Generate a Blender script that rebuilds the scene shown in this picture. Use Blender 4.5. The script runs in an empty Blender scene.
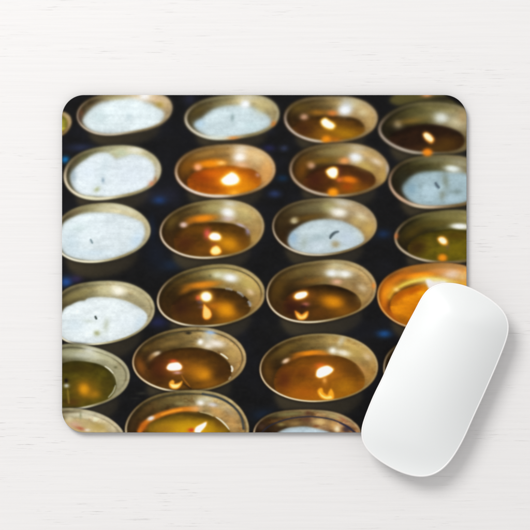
import bpy, bmesh, math
import numpy as np
from mathutils import Vector

# light set-up: one big softbox up and to the left, over an even studio fill
WORLD = .62
KEY_LOC = (-0.948, 1.213, 1.593)
KEY_SIZE = 1.10
KEY_POWER = 29

# ---------------------------------------------------------------- the printed picture (worked out as colours per print point)
# All coordinates below are in print units (1 unit = 0.596 mm); the print covers x 63..465.5, y 96..431.5.
PX0, PY0, PX1, PY1, RES = 60, 92, 470, 436, 2.4
NW, NH = int((PX1 - PX0) * RES), int((PY1 - PY0) * RES)
GX, GY = np.meshgrid(PX0 + (np.arange(NW) + .5) / RES, PY0 + (np.arange(NH) + .5) / RES)
IMG = np.zeros((NH, NW, 3))
rng = np.random.RandomState(7)

def vnoise(sx, sy, seed, octaves=2):
    r = np.random.RandomState(seed); out = 0; amp = 1.0; tot = 0
    for k in range(octaves):
        gw, gh = int((PX1 - PX0) / sx) + 3, int((PY1 - PY0) / sy) + 3
        g = r.rand(gh, gw) * 2 - 1
        fx, fy = (GX - PX0) / sx, (GY - PY0) / sy
        ix, iy = fx.astype(int), fy.astype(int)
        tx, ty = fx - ix, fy - iy
        tx, ty = tx * tx * (3 - 2 * tx), ty * ty * (3 - 2 * ty)
        v = (g[iy, ix] * (1 - tx) + g[iy, ix + 1] * tx) * (1 - ty) + (g[iy + 1, ix] * (1 - tx) + g[iy + 1, ix + 1] * tx) * ty
        out = out + v * amp; tot += amp; amp *= .55; sx /= 2; sy /= 2
    return out / tot

N_BIG = vnoise(26, 20, 1); N_MID = vnoise(9, 7, 2); N_FINE = vnoise(3, 2.4, 3); N_ARC = vnoise(16, 3.5, 4, 3)

N_LUMP = vnoise(15, 9, 21, 3); EMB = np.clip((N_LUMP - np.roll(N_LUMP, (7, 6), (0, 1))) * 2.2, -1, 1)
N_PAT = vnoise(6, 4, 31, 3)

def smooth(pts, n=6, closed=True):
    P = np.array(pts, float); m = len(P); out = []
    rr = range(m) if closed else range(m - 1)
    for i in rr:
        if closed: a, b, c, d = P[i - 1], P[i], P[(i + 1) % m], P[(i + 2) % m]
        else: a, b, c, d = P[max(i - 1, 0)], P[i], P[i + 1], P[min(i + 2, m - 1)]
        for k in range(n):
            t = k / n
            out.append(.5 * (2 * b + (c - a) * t + (2 * a - 5 * b + 4 * c - d) * t * t + (3 * b - a - 3 * c + d) * t ** 3))
    if not closed: out.append(P[-1])
    return np.array(out)

def round_curve(pts, K=4):
    """closed outline without corners: even spacing, then the first K harmonics"""
    P = smooth(pts, 8); Q = np.vstack([P, P[:1]]); L = np.concatenate([[0], np.cumsum(np.hypot(*np.diff(Q, axis=0).T))])
    t = np.linspace(0, L[-1], 97)[:-1]
    z = np.interp(t, L, Q[:, 0]) + 1j * np.interp(t, L, Q[:, 1])
    F = np.fft.fft(z); k = np.fft.fftfreq(96, 1 / 96.0); F[np.abs(k) > K] = 0
    z = np.fft.ifft(F); return np.stack([z.real, z.imag], -1)

def window(P, pad):
    x0, y0 = P.min(0) - pad; x1, y1 = P.max(0) + pad
    i0, i1 = max(0, int((y0 - PY0) * RES)), min(NH, int((y1 - PY0) * RES) + 1)
    j0, j1 = max(0, int((x0 - PX0) * RES)), min(NW, int((x1 - PX0) * RES) + 1)
    return (slice(i0, max(i0, i1)), slice(j0, max(j0, j1)))

def sdf(P, sl, closed=True):
    x, y = GX[sl], GY[sl]; best = np.full(x.shape, 1e9); inside = np.zeros(x.shape, bool); par = np.zeros(x.shape)
    m = len(P); cnt = m if closed else m - 1
    for i in range(cnt):
        ax, ay = P[i]; bx, by = P[(i + 1) % m]
        ex, ey = bx - ax, by - ay; wx, wy = x - ax, y - ay
        L = ex * ex + ey * ey + 1e-12
        t = np.clip((wx * ex + wy * ey) / L, 0, 1)
        d = (wx - ex * t) ** 2 + (wy - ey * t) ** 2
        k = d < best; best = np.where(k, d, best); par = np.where(k, (i + t) / cnt, par)
        if closed:
            c = ((ay > y) != (by > y)) & (x < (bx - ax) * (y - ay) / (by - ay + 1e-12) + ax)
            inside ^= c
    best = np.sqrt(best)
    return (np.where(inside, -best, best) if closed else best), par

def step(d, blur): return .5 - .5 * np.tanh(d / blur * 1.1)

def mix(sl, col, m):
    col = np.asarray(col, float)
    IMG[sl] = IMG[sl] * (1 - m[..., None]) + col * m[..., None]

CLIP = None
def clipped(sl, m): return m if CLIP is None else m * CLIP[sl]

def fill(pts, col, blur=1.0, a=1.0, curve=True):
    P = smooth(pts) if curve else np.array(pts, float); sl = window(P, 8)
    if IMG[sl].size == 0: return
    d, _ = sdf(P, sl); mix(sl, col, clipped(sl, step(d, blur) * a))

def line(pts, w, col, blur=.8, a=1.0, taper=True):
    P = smooth(pts, 8, False); sl = window(P, w + 6)
    if IMG[sl].size == 0: return
    d, t = sdf(P, sl, False)
    ww = w / 2 * (np.sin(np.pi * np.clip(t, .02, .98)) ** .5 if taper else 1)
    mix(sl, col, clipped(sl, step(d - ww, blur) * a * (np.clip(np.minimum(t, 1 - t) * 8, 0, 1) if taper else 1)))

def blob(x, y, rx, ry, col, a=1.0, rot=0, p=2.0):
    e = 2.6 * max(rx, ry); sl = window(np.array([[x - e, y - e], [x + e, y + e]]), 0)
    if IMG[sl].size == 0: return
    c, s = math.cos(math.radians(rot)), math.sin(math.radians(rot))
    dx, dy = GX[sl] - x, GY[sl] - y
    u, v = (dx * c + dy * s) / rx, (-dx * s + dy * c) / ry
    r = np.sqrt(u * u + v * v)
    mix(sl, col, clipped(sl, a * np.exp(-(r ** p) * .9)))

def cyc(th, stops):           # angular colour/scalar ramp, stops = [(deg, value)]
    a = np.array([s[0] for s in stops], float); v = np.array([np.atleast_1d(s[1]) for s in stops], float)
    a = np.concatenate([a, [a[0] + 360]]); v = np.concatenate([v, v[:1]])
    th = (th - a[0]) % 360 + a[0]
    return np.stack([np.interp(th, a, v[:, k]) for k in range(v.shape[1])], -1)

# wall colour round the bowl: 0 right, 90 far side, 180 left, 270 near side
GOLD = [(0, (178, 160, 118)), (40, (180, 168, 130)), (75, (152, 144, 106)), (110, (112, 103, 68)), (145, (86, 73, 40)),
        (180, (62, 48, 24)), (215, (76, 56, 27)), (270, (106, 84, 44)), (320, (142, 122, 80))]
SILV = [(0, (172, 166, 142)), (40, (178, 174, 150)), (75, (194, 192, 170)), (110, (146, 144, 118)), (145, (100, 94, 70)),
        (180, (84, 78, 58)), (215, (96, 90, 68)), (270, (138, 136, 118)), (320, (156, 152, 130))]
DARK = [(0, (146, 134, 102)), (40, (136, 128, 98)), (75, (104, 98, 64)), (110, (78, 74, 42)), (145, (56, 50, 27)),
        (180, (40, 35, 21)), (215, (44, 35, 20)), (270, (70, 59, 32)), (320, (108, 95, 62))]
RIM = [(0, (188, 178, 152)), (60, (180, 174, 148)), (100, (142, 136, 108)), (140, (116, 106, 86)), (165, (156, 142, 124)),
       (195, (204, 192, 174)), (235, (228, 220, 202)), (265, (218, 212, 188)), (295, (140, 126, 88)), (330, (158, 146, 112))]
RIMA = [(0, .55), (60, .5), (100, .35), (140, .5), (165, .85), (195, 1), (265, 1), (295, .75), (330, .6)]

def bowl(rim, inner, wall=GOLD, liquid=(70, 42, 14), wax=False, blur=1.1, rimw=2.2, tint=(1, 1, 1), rimc=(1, 1, 1), groove=0, body=True, inb=None, mott=.08):
    global CLIP
    if blur <= 1.1: rimw *= .78
    P = round_curve(rim); lo, hi = P.min(0), P.max(0); c = (lo + hi) / 2; h = (hi - lo) / 2
    if body:
        Q = np.array([((x - c[0]) * .74 + c[0], (y - c[1]) * .72 + c[1] + h[1] * .78) for x, y in P])
        sl = window(Q, 10); d, _ = sdf(Q, sl)
        mix(sl, (76, 68, 50), step(d, 3.2) * (.62 + .28 * np.clip(-(GX[sl] - c[0]) / h[0], -1, 1)))
    sl = window(P, 10); d, _ = sdf(P, sl)
    mix(sl, (20, 19, 20), step(d - 1.2, 1.6) * .7)
    u, v = (GX[sl] - c[0]) / h[0], (GY[sl] - c[1]) / h[1]
    th = np.degrees(np.arctan2(-v, u)) % 360
    col = cyc(th, wall) * np.array(tint)
    ring = np.sin(np.clip(-d, 0, 14) * 1.1 + N_BIG[sl] * 2)           # faint turned rings in the brass
    if wall is GOLD: col = col * (.91, .83, .77)
    elif wall is SILV: col = col * (.93, .90, .89)
    pat = np.clip(N_PAT[sl] * 2.2 - .35, 0, 1)[..., None] * min(1, mott * 5)         # brown patina
    col = col * (1 - pat * np.array((.16, .24, .34)))
    col = col * (1 + mott * 1.3 * N_MID[sl] + mott * .35 * N_FINE[sl] + mott * .8 * N_ARC[sl] + .02 * ring)[..., None]
    deep = np.clip((-d - 2) / 12, 0, 1)
    col = col * (1.03 - .10 * deep)[..., None]
    mix(sl, col, step(d, blur))
    dth = lambda a: (th - a + 180) % 360 - 180
    band = np.exp(-(dth(62) / 42) ** 2) * np.exp(-((-d - 6.5) / 4.5) ** 2)
    mix(sl, np.minimum(col * 1.25 + 10, 235), band * .75)
    band = np.exp(-(dth(150) / 50) ** 2) * np.exp(-((-d - 3.8) / 2.2) ** 2)        # dark turn just inside the far left rim
    mix(sl, col * .55, band * .6)
    if groove:
        g = np.exp(-((d + rimw + 2.0) / .9) ** 2) * cyc(th, [(0, .8), (50, 1), (120, .8), (170, .25), (200, 0), (330, .1)])[..., 0]
        mix(sl, (62, 56, 40), g * groove * (.75 + .4 * N_MID[sl]))
    # what lies in the bowl
    I = smooth(inner) if wax else round_curve(inner, 5); di, _ = sdf(I, sl)
    near = step(d + rimw * .9, blur * .8)
    m = step(di, inb or (blur * 1.5 if wax else blur * .9)) * near
    base = np.ones(col.shape) * np.array(liquid, float) * ((1.035, 1.01, .985) if wax else (1.06, 1.13, 1.0))
    if wax: base = base * (1.0 + .03 * N_BIG[sl] + .025 * N_MID[sl] + .028 * EMB[sl] + .02 * N_FINE[sl])[..., None]
    else: base = base * (1 + .16 * N_BIG[sl] + .13 * N_MID[sl] + .04 * N_FINE[sl] + .10 * EMB[sl])[..., None]
    if wax:
        base = base * (1 - .10 * np.exp(-(np.clip(-di, 0, 99) / 3.0) ** 2) * (.5 + .5 * N_MID[sl]))[..., None] * (1 + .035 * np.clip(N_ARC[sl] + N_BIG[sl], -1, 1))[..., None]
    else:
        base = base * (1 - .30 * np.exp(-(np.clip(-di, 0, 99) / 4.0) ** 2) * (v < .3))[..., None]
    mix(sl, base, m)
    # rim band
    rc = cyc(th, RIM) * (np.array(rimc) * .6 + .4 * np.mean(rimc)); ra = cyc(th, RIMA)[..., 0]
    mix(sl, rc, np.clip(np.exp(-(np.abs(d + rimw * .62) / (rimw * .62)) ** 2.4) * ra, 0, 1))
    CLIP = np.zeros((NH, NW)); CLIP[sl] = step(d, blur)
    L = np.zeros((NH, NW)); L[sl] = m
    return L

def bare():
    global CLIP
    CLIP = None

def within(L):
    global CLIP
    CLIP = L

def flame(x, y, rx, ry, rot=0, halo=1.0, warm=(255, 170, 40)):
    blob(x, y, rx * 2.0, ry * 2.0, (200, 110, 20), .38 * halo, rot)
    blob(x, y, rx * 1.45, ry * 1.45, warm, .9 * halo, rot, 3)
    blob(x, y, rx * 1.12, ry * 1.12, (255, 226, 130), 1, rot, 5)
    blob(x, y, rx * .92, ry * .92, (255, 252, 240), 1, rot, 6)

def glow(pts, col=(255, 172, 60), core=(255, 226, 150)):
    fill(pts, (210, 118, 24), 2.2, .75); fill(pts, col, .9, 1)
    P = np.array(pts, float); c = P.mean(0); fill(c + (P - c) * .78, core, .8, 1)

def paint_print():
    IMG[:] = (27, 27, 28)
    sl = (slice(None), slice(None))
    IMG[sl] = IMG[sl] * (1 + .10 * N_MID + .08 * N_FINE)[..., None]
    mix(sl, (34, 36, 46), np.clip(N_BIG * 1.1 + .1, 0, 1) * .5)
    for b in [(66, 160, 4, 3.4, (24, 112, 168), .95), (82, 148, 14, 4, (50, 58, 88), .7), (159.5, 199.5, 6.5, 4, (36, 84, 156), .95),
              (150, 195, 16, 8, (42, 42, 52), .7), (67, 282, 6, 5, (40, 84, 148), .9), (77, 279, 6, 4, (62, 52, 92), .7),
              (384, 333.6, 6.6, 3.6, (36, 82, 134), .95), (269, 148.4, 6, 3, (42, 42, 82), .8), (284, 148.6, 4, 3, (56, 64, 90), .8),
              (274.5, 194, 6, 3.6, (48, 62, 100), .85), (282.5, 178.4, 5, 3, (26, 52, 78), .85), (269, 131, 6, 4, (40, 42, 56), .6),
              (383, 234, 6, 4, (32, 54, 88), .8), (171, 265, 10, 6, (32, 46, 66), .8), (158, 322, 9, 5, (42, 46, 82), .8),
              (264, 415, 12, 6, (30, 46, 68), .7), (190, 100, 6, 6, (46, 48, 66), .7), (156, 255, 10, 14, (30, 38, 56), .5),
              (152, 228, 4, 12, (30, 42, 66), .6), (142, 393, 5, 1.5, (66, 66, 56), .5), (136, 398, 4, 1, (54, 54, 48), .4),
              (280, 330, 14, 8, (34, 34, 30), .4), (170, 195, 12, 8, (42, 44, 60), .6), (172, 140, 8, 10, (30, 30, 32), .5)]:
        blob(*b[:4], b[4], b[5])
    # ---- far row ----
    bowl([(48, 118), (56, 112), (63, 112.5), (68.5, 114.4), (72.2, 122.3), (68.5, 131), (63, 135.8), (54, 136), (48, 130)],
         [(50, 120), (60, 116), (66, 118), (68, 124), (64, 131), (55, 133)], liquid=(158, 142, 62), body=False, blur=1.2, rimc=(.95, .9, .8), tint=(.95, .95, .95)); bare()
    fill([(392, 104), (396, 94), (420, 90), (445, 91), (458, 97), (462, 108), (430, 112)], (88, 82, 46), 2.2); blob(426.5, 95.8, 5, 2, (210, 150, 100), .9)
    blob(444, 99, 14, 2.5, (40, 36, 28), .8); fill([(440, 90), (470, 90), (470, 116), (462, 108), (452, 101)], (22, 20, 20), 1.4)
    bowl([(75.8, 116), (77.7, 110), (83.2, 104), (91.8, 99), (104, 95), (122, 92), (145, 92), (160, 94), (171, 101), (174.3, 108), (171.4, 115), (164, 122.3), (155.5, 127.2), (142, 131.5), (127, 134.5), (115, 135.8), (101.6, 135), (88, 131), (79.5, 124.8)],
         [(83.5, 123), (84.4, 117.4), (90.6, 110), (99, 104), (111.4, 100.3), (120, 98.6), (133.4, 98.4), (145.7, 102.3), (155.5, 106), (163, 111.5), (163.8, 118), (158, 124.8), (145.6, 130), (127, 134.5), (115, 135.6), (101.6, 134.4), (90.6, 130.7)],
         wall=SILV, liquid=(203, 222, 231), wax=True, blur=1.5, tint=(1, .94, .85), rimw=1.6, rimc=(.85, .82, .8))
    blob(100, 117, 9, 7, (182, 202, 204), .55); blob(129, 117, 3, 4, (180, 198, 204), .6); blob(145, 97, 6, 4, (236, 238, 240), .95)
    blob(115, 98.5, 12, 2, (176, 170, 128), .7); blob(161, 105, 5, 3, (160, 138, 66), .85); blob(166, 102, 4, 5, (200, 178, 146), .7)
    blob(80, 118, 2.4, 6, (84, 66, 58), .7); blob(82, 113, 2, 3, (120, 76, 50), .5); blob(156, 99, 6, 2.5, (202, 176, 150), .6); bare()
    L = bowl([(183, 120.5), (186, 112), (197, 103.3), (211.7, 98.4), (226.4, 95), (243.6, 94.2), (260.7, 96.7), (273, 102), (280.4, 110.7), (279.1, 119.2), (270.6, 129), (255.8, 135.2), (238.7, 138.9), (221.5, 140.8), (204.3, 137.6), (189.6, 130.3)],
         [(194.5, 125.4), (202, 118), (214, 109.4), (231.3, 105.8), (251, 107), (265.7, 114.3), (271.8, 124), (260, 132.7), (240, 139), (216.6, 139), (202, 134)],
         wall=SILV, liquid=(186, 208, 218), wax=True, blur=1.5, rimw=2.6, tint=(.92, .9, .78), rimc=(.9, .93, .93))
    blob(197, 112, 8, 5, (94, 80, 40), .6, -35); blob(245.3, 104.5, 4.6, 4, (240, 246, 252), 1, 0, 2.6); blob(247, 98, 9, 3, (200, 196, 178), .7)
    blob(232.5, 118, 2, 4, (128, 148, 148), .7); blob(262, 108, 7, 6, (196, 184, 132), .6); blob(274.2, 124.8, 3, 3.2, (196, 118, 48), .9)
    blob(233.8, 138.8, 6, 2, (214, 130, 56), .95); blob(216, 137.6, 9, 2.2, (206, 216, 206), .8); blob(252, 126, 8, 4, (176, 200, 204), .5); blob(200, 124, 5, 4, (164, 196, 222), .6); bare()
    L = bowl([(282.5, 119.2), (286, 109.4), (297, 102), (312, 97.7), (329, 96.2), (348.7, 97.7), (365.8, 103.3), (376.9, 113), (378, 123), (370.8, 131.5), (356, 138.9), (338.9, 143.3), (321.7, 143.8), (302, 138.4), (288.6, 130.3)],
         [(292, 130), (299.6, 121), (316.8, 116.8), (338.9, 116), (356, 119.5), (364.6, 127), (361, 136.2), (343, 143), (321.7, 143.3), (302, 140)],
         liquid=(84, 52, 18), blur=1.5, rimw=2.6, tint=(1, 1, .96), rimc=(.86, .83, .86))
    blob(352, 104, 10, 5, (196, 188, 150), .8); blob(346, 107, 6, 8, (186, 196, 208), .6); blob(344.6, 110.5, 6.4, 4.6, (236, 244, 252), 1, -15, 2.4)
    blob(363, 113, 6, 4, (212, 200, 160), .7); blob(370, 122, 6, 8, (196, 172, 118), .5); blob(332, 113.6, 5, 2.6, (226, 130, 60), .8); blob(318, 113, 9, 3, (168, 116, 36), .7)
    blob(304, 117.4, 4, 3.2, (190, 150, 124), .95, 0, 2.4); blob(298, 108, 10, 5, (104, 86, 36), .6)
    within(L); blob(344, 134, 18, 7, (168, 122, 18), .9, 8); blob(325, 136, 14, 5, (140, 96, 20), .7); blob(303, 129, 9, 7, (66, 38, 18), .8)
    fill([(320.6, 121), (325, 118), (329.4, 120.6), (334, 123.6), (335.4, 126.7), (332.2, 129.8), (327, 129.3), (321.9, 126)], (255, 190, 60), 1.6)
    fill([(321.6, 121.6), (325, 119.2), (329, 121.6), (333, 124.4), (334, 126.7), (331.6, 128.8), (327.2, 128.2), (322.8, 125.4)], (255, 252, 236), .9); bare()
    blob(326.3, 140, 5, 3.9, (232, 142, 24), 1, 0, 3); blob(335, 140.6, 6, 3, (190, 110, 20), .7)
    L = bowl([(375.4, 129), (381, 120.5), (393.3, 110.7), (409.2, 104.5), (426.4, 102), (446, 103.4), (465.2, 110), (476, 120), (478, 135), (470, 148), (451, 153.6), (428.9, 156), (406.8, 153), (389.6, 145), (378.6, 136.4)],
         [(388, 141.3), (394.5, 132.7), (411.7, 126.6), (431.3, 124.6), (451, 128.6), (462.4, 136), (463.2, 145), (448.5, 153), (426.4, 155), (404.3, 152)],
         wall=DARK, liquid=(46, 27, 18), blur=1.5, rimw=3, tint=(1, 1, 1), rimc=(.74, .71, .72))
    blob(437, 106, 24, 4, (112, 104, 66), .6, 6); blob(440, 118, 8, 4.8, (232, 240, 240), 1, 6, 2.4); blob(456, 122.6, 8, 5, (196, 188, 156), .9, 15); blob(462, 117, 5, 7, (170, 142, 98), .6)
    blob(397.7, 124.6, 4.4, 4, (146, 134, 110), .95); blob(412, 121, 14, 3.2, (132, 106, 46), .8, -8); blob(425, 117, 16, 5, (130, 122, 80), .5)
    within(L); blob(447, 144, 14, 7, (88, 62, 20), .8); blob(436, 149, 14, 4, (84, 60, 20), .8)
    fill([(422.6, 134.6), (425.6, 132.6), (430, 134.6), (433.4, 138.6), (433, 142), (430, 143.4), (425, 140)], (250, 170, 70), 1.6)
    fill([(423.6, 135), (426, 133.6), (429.4, 135.6), (432, 139), (431, 141.6), (428, 140.6), (424.8, 138)], (255, 246, 206), 1); bare()
    # ---- second row ----
    L = bowl([(64.2, 180.5), (63.6, 173), (69.7, 162), (82, 152.9), (96.7, 148), (110.2, 146.1), (122.4, 145.5), (133.4, 146.7), (144.4, 150.4), (155.5, 157.2), (162.2, 165.1), (161.8, 173), (156.7, 182), (148, 189), (137, 193.6), (124.8, 197), (113.9, 199.2), (101.6, 200.6), (87, 198.9), (74.6, 194), (67.3, 188.4)],
         [(71, 178), (74.6, 169.4), (80.8, 163.3), (89.3, 157.2), (99, 153.2), (107.7, 153.4), (112.4, 156), (116.5, 158.6), (120.5, 157.4), (126, 155.6), (133.4, 154), (145.7, 157.6), (153, 164), (155.8, 173), (152, 183), (138, 192.5), (115, 198.4), (103, 197), (95.5, 196.4), (83.2, 195), (74.6, 188.8)],
         wall=SILV, liquid=(206, 223, 234), wax=True, blur=1.2, tint=(.96, .98, .9), rimw=2.4, rimc=(1.0, 1.0, .95))
    blob(122, 153, 7, 4, (178, 188, 160), .9); blob(136, 150, 8, 3, (222, 222, 206), .9); blob(103.4, 180.4, 1.6, 2.6, (110, 130, 146), .9); blob(97.4, 189.6, 3.4, 2.4, (164, 170, 126), .9, -40)
    blob(104, 170, 5, 16, (190, 208, 214), .5, 15); blob(74, 176, 3.2, 7, (132, 150, 160), .6); blob(74, 163, 7, 3, (90, 80, 58), .7, -45); blob(84, 158, 6, 2.4, (104, 104, 66), .6, -30)
    blob(152, 184, 3, 3, (190, 120, 84), .9); blob(156, 180, 2, 4, (150, 100, 60), .7); blob(158, 170, 2, 8, (196, 190, 172), .7); blob(90, 198, 10, 1.6, (214, 214, 180), .8, 8)
    blob(132, 176, 16, 12, (216, 228, 240), .5); blob(88, 172, 8, 8, (212, 226, 238), .6); bare()
    L = bowl([(173.7, 172), (177.4, 162.2), (189.6, 152.4), (209.2, 146.2), (228.9, 144.3), (248.5, 146.2), (265.7, 153.6), (275.5, 164.6), (274.6, 176.9), (260.7, 188.6), (243, 195.2), (224, 198), (206.8, 197), (189.6, 191), (177.4, 181.8)],
         [(187, 183), (192.5, 174.2), (209.2, 168.5), (228.9, 166), (248.5, 168.3), (260.7, 176.4), (260.5, 184), (248.5, 193), (231, 198), (206.8, 196), (194, 192)],
         liquid=(150, 74, 12), blur=1.3, rimw=2.6, tint=(1.12, 1.04, .95), rimc=(.98, .92, .95))
    blob(206, 154, 18, 4.4, (166, 128, 66), .7, -12); blob(187, 168, 10, 8, (140, 94, 26), .7, -40); blob(211, 164, 15, 4.6, (236, 140, 18), .95, -4, 2.6); blob(221.4, 163.2, 4.4, 2.2, (248, 188, 110), .95)
    blob(198.2, 167.6, 4, 3.6, (236, 164, 120), 1, 0, 2.6); blob(241, 149.5, 7, 4, (226, 216, 196), .8); blob(240.2, 157.4, 6.8, 5.2, (248, 242, 234), 1, -10, 2.4); blob(256, 158, 10, 8, (216, 190, 144), .8, 30)
    blob(266, 174, 6, 10, (214, 160, 96), .8, 10); blob(242, 165.5, 7, 3, (230, 180, 140), .8, 10)
    within(L); blob(205, 178, 13, 6, (128, 56, 12), .9, 10); blob(215, 188, 15, 4, (112, 56, 12), .7, 5); blob(244, 184, 12, 8, (196, 124, 12), .9); blob(214, 174, 10, 3.6, (190, 90, 10), .8)
    blob(253, 175, 7, 5, (130, 70, 18), .9, 30); blob(239, 190, 14, 4, (206, 134, 16), .9, -8); blob(258, 175, 2.4, 2.2, (186, 148, 150), .8)
    P = [(220.6, 180.5), (224.9, 176.2), (228.5, 173.8), (232.3, 172.1), (237, 174.6), (240.2, 180), (237.2, 184.2), (229.8, 186), (223.7, 184.8)]
    blob(230, 180, 20, 13, (236, 140, 20), .55); fill(P, (245, 150, 20), 4, .7); fill(P, (255, 206, 90), 1.8); c = np.mean(P, 0); fill(c + (np.array(P) - c) * .88, (255, 254, 246), .9)
    blob(234.5, 193, 5, 2.8, (250, 168, 50), .95); bare(); blob(219, 196.6, 8, 1.6, (222, 206, 190), .7)
    L = bowl([(287.8, 170.8), (292.3, 158.5), (307, 148.7), (324, 144.3), (341.3, 143.3), (361, 145), (378, 153.6), (389.2, 165.9), (388.2, 176.9), (375.7, 187.4), (358.5, 194.6), (338.9, 197.6), (321.7, 196.4), (304.5, 189.4), (292.3, 180)],
         [(303, 186.5), (306, 176.7), (321.7, 167.5), (341.3, 164.6), (361, 167.8), (374.4, 176.9), (373.6, 185), (355, 194.6), (330, 197), (312, 192)],
         liquid=(78, 44, 18), blur=1.3, rimw=2.7, rimc=(.82, .76, .74), tint=(1, .98, .92))
    blob(357, 148.5, 8, 3.4, (192, 182, 158), .8, 10); blob(335, 152, 16, 5, (150, 140, 96), .6, -4); blob(355.4, 158.2, 7, 5, (234, 242, 252), 1, 10, 2.4); blob(344, 161, 5, 3, (234, 158, 96), .95)
    blob(376, 162, 7, 3, (214, 200, 180), .8, 28); blob(373, 154, 6, 4, (170, 146, 96), .6); blob(366, 167, 10, 5, (198, 174, 100), .7, 25); blob(383, 176, 5, 9, (190, 160, 92), .7); blob(388, 170, 2.4, 7, (176, 172, 176), .7)
    blob(310.8, 165.2, 4.2, 3.6, (200, 160, 138), 1, 0, 2.6); blob(302, 170, 6, 10, (126, 82, 22), .7, 20); blob(322, 161, 14, 3, (130, 98, 30), .7, -6)
    within(L); blob(315, 180, 9, 8, (66, 32, 20), .8); blob(350, 188, 18, 7, (150, 96, 14), .85, -6); blob(365, 178, 8, 7, (76, 44, 22), .8); blob(349, 180, 8, 3.6, (216, 120, 20), 1, 8, 2.6); blob(347, 187, 6, 4, (150, 70, 12), .8)
    blob(339, 171, 3, 5, (96, 50, 40), .7); fill([(325.6, 172), (328, 168.8), (333, 167), (337, 168.4), (338, 173), (336.4, 178), (333, 179), (328.4, 176.8)], (255, 186, 60), 1.5); fill([(326.8, 172), (329, 169.6), (333, 168.2), (336.4, 169.6), (337, 173.2), (335.6, 176.6), (332.8, 177.8), (329, 175.8)], (255, 253, 238), .9); bare()
    blob(332.8, 192.6, 5.2, 4.2, (240, 150, 24), 1, 0, 3.2); blob(339, 180, 3, 2.4, (224, 120, 60), .7)
    L = bowl([(386.7, 184), (388.4, 175), (396.5, 165.2), (409, 159), (423.4, 155.8), (441.3, 154.8), (457.5, 156.3), (465.5, 158), (480, 165), (488, 180), (480, 198), (465.5, 204.8), (457.5, 206.8), (443, 208.6), (428.8, 209.2), (414.4, 207), (401.9, 201), (392, 193)],
         [(401.9, 189.4), (405.5, 180.5), (418, 173.3), (432.4, 171.5), (446.7, 172), (465.5, 174), (480, 185), (474, 197), (465.5, 203), (452, 207), (434, 208.4), (418, 205.7), (407.3, 199)],
         wall=DARK, liquid=(152, 178, 190), wax=True, blur=1.4, inb=2.2, rimw=2.8, tint=(1, 1, 1), rimc=(.88, .76, .7))
    blob(452, 169, 8, 3.4, (222, 232, 226), 1, 6, 2.6); blob(440, 160, 22, 3, (124, 120, 92), .7); blob(459, 163, 8, 3, (150, 146, 124), .7, 10); blob(403, 178, 6, 8, (50, 50, 34), .7)
    blob(445, 181, 3.4, 8, (120, 128, 112), .7, -10); blob(456, 192, 6, 3, (112, 126, 122), .6); blob(442, 196, 3.4, 5, (116, 118, 96), .6); blob(420, 187, 3, 4, (110, 124, 120), .4)
    line([(434.6, 182), (436.6, 186), (439.4, 188.6)], 3, (62, 74, 84), 1.2, .9); blob(428, 192, 8, 6, (176, 200, 212), .7); blob(451, 199, 8, 3, (170, 194, 206), .7); blob(411, 189, 6, 6, (120, 152, 170), .6)
    blob(416, 206.8, 12, 1.8, (204, 196, 170), .8, 6); blob(400, 199, 6, 2, (196, 160, 130), .7, 35); bare()
    blob(427, 152.6, 4.8, 3.8, (232, 136, 30), 1, 0, 3)
    # ---- third row ----
    L = bowl([(56, 248), (54, 235), (57, 224), (63, 217), (73.4, 209.7), (86.9, 204.8), (101.6, 203.3), (116, 203.6), (124, 205.4), (134.5, 210), (144.3, 217), (150.5, 224.4), (151.9, 230.6), (149.4, 238), (143, 245.6), (134.5, 251.6), (122.3, 257.4), (110, 261), (99, 263), (86.8, 262.6), (74.5, 260.2), (63.5, 256)],
         [(63.6, 224.4), (72.2, 218), (84.4, 213.6), (101.6, 212.6), (120, 214.2), (134.5, 218.6), (143, 223.6), (144.8, 234), (140.4, 243.8), (129, 252.4), (110, 259.5), (95, 261.4), (75, 258), (64, 252), (59, 238)],
         wall=SILV, liquid=(205, 223, 233), wax=True, blur=1.1, rimw=2.3, tint=(1, 1, .92), rimc=(1.02, 1.04, 1.0))
    line([(90.6, 238.6), (92, 241.4), (93.2, 244)], 2, (104, 122, 128), .7, .9); blob(72, 243, 8, 12, (186, 206, 216), .6, -10); blob(79, 228, 8, 4, (188, 208, 206), .5); blob(137, 240, 5, 9, (184, 208, 228), .7, 30); blob(108, 230, 14, 9, (216, 228, 234), .6)
    blob(126, 209, 12, 3, (206, 204, 178), .8, 18); blob(76, 212, 9, 2.4, (120, 106, 78), .7, -22); blob(90, 208, 12, 2, (152, 146, 108), .6, -6); blob(105, 208, 10, 2.4, (192, 190, 160), .7); blob(92, 253, 20, 3, (196, 216, 228), .6); bare()
    L = bowl([(158.2, 231.8), (161, 224.4), (169.6, 215.2), (181.9, 207.3), (199, 201.7), (217, 199.5), (233.2, 200.7), (247.9, 205), (260.2, 214), (265.2, 223.8), (263.5, 233), (256.5, 243), (245.5, 250.6), (229.5, 256.4), (212.4, 259), (198, 258.8), (184.3, 256), (170.8, 249.4), (161, 240.6)],
         [(174.5, 245), (175.8, 235.5), (184.3, 227.5), (199, 223.8), (215, 222.2), (223.4, 222.6), (236.9, 225), (246.7, 230.6), (251, 238), (249, 246.3), (236, 253.4), (217.3, 258.3), (193, 258.3), (180.7, 254.6)],
         liquid=(84, 54, 16), blur=1.1, rimw=2.6, rimc=(.93, .9, .88), tint=(1, 1, .93))
    blob(230, 204, 7, 3, (214, 214, 208), .8, 8); blob(215, 208, 13, 6, (168, 160, 110), .7); blob(228.6, 212.8, 7.4, 5, (242, 246, 248), 1, 12, 2.4); blob(228, 219, 6, 2.4, (204, 184, 190), .7); blob(244, 214, 12, 8, (196, 184, 126), .6, 35)
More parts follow.
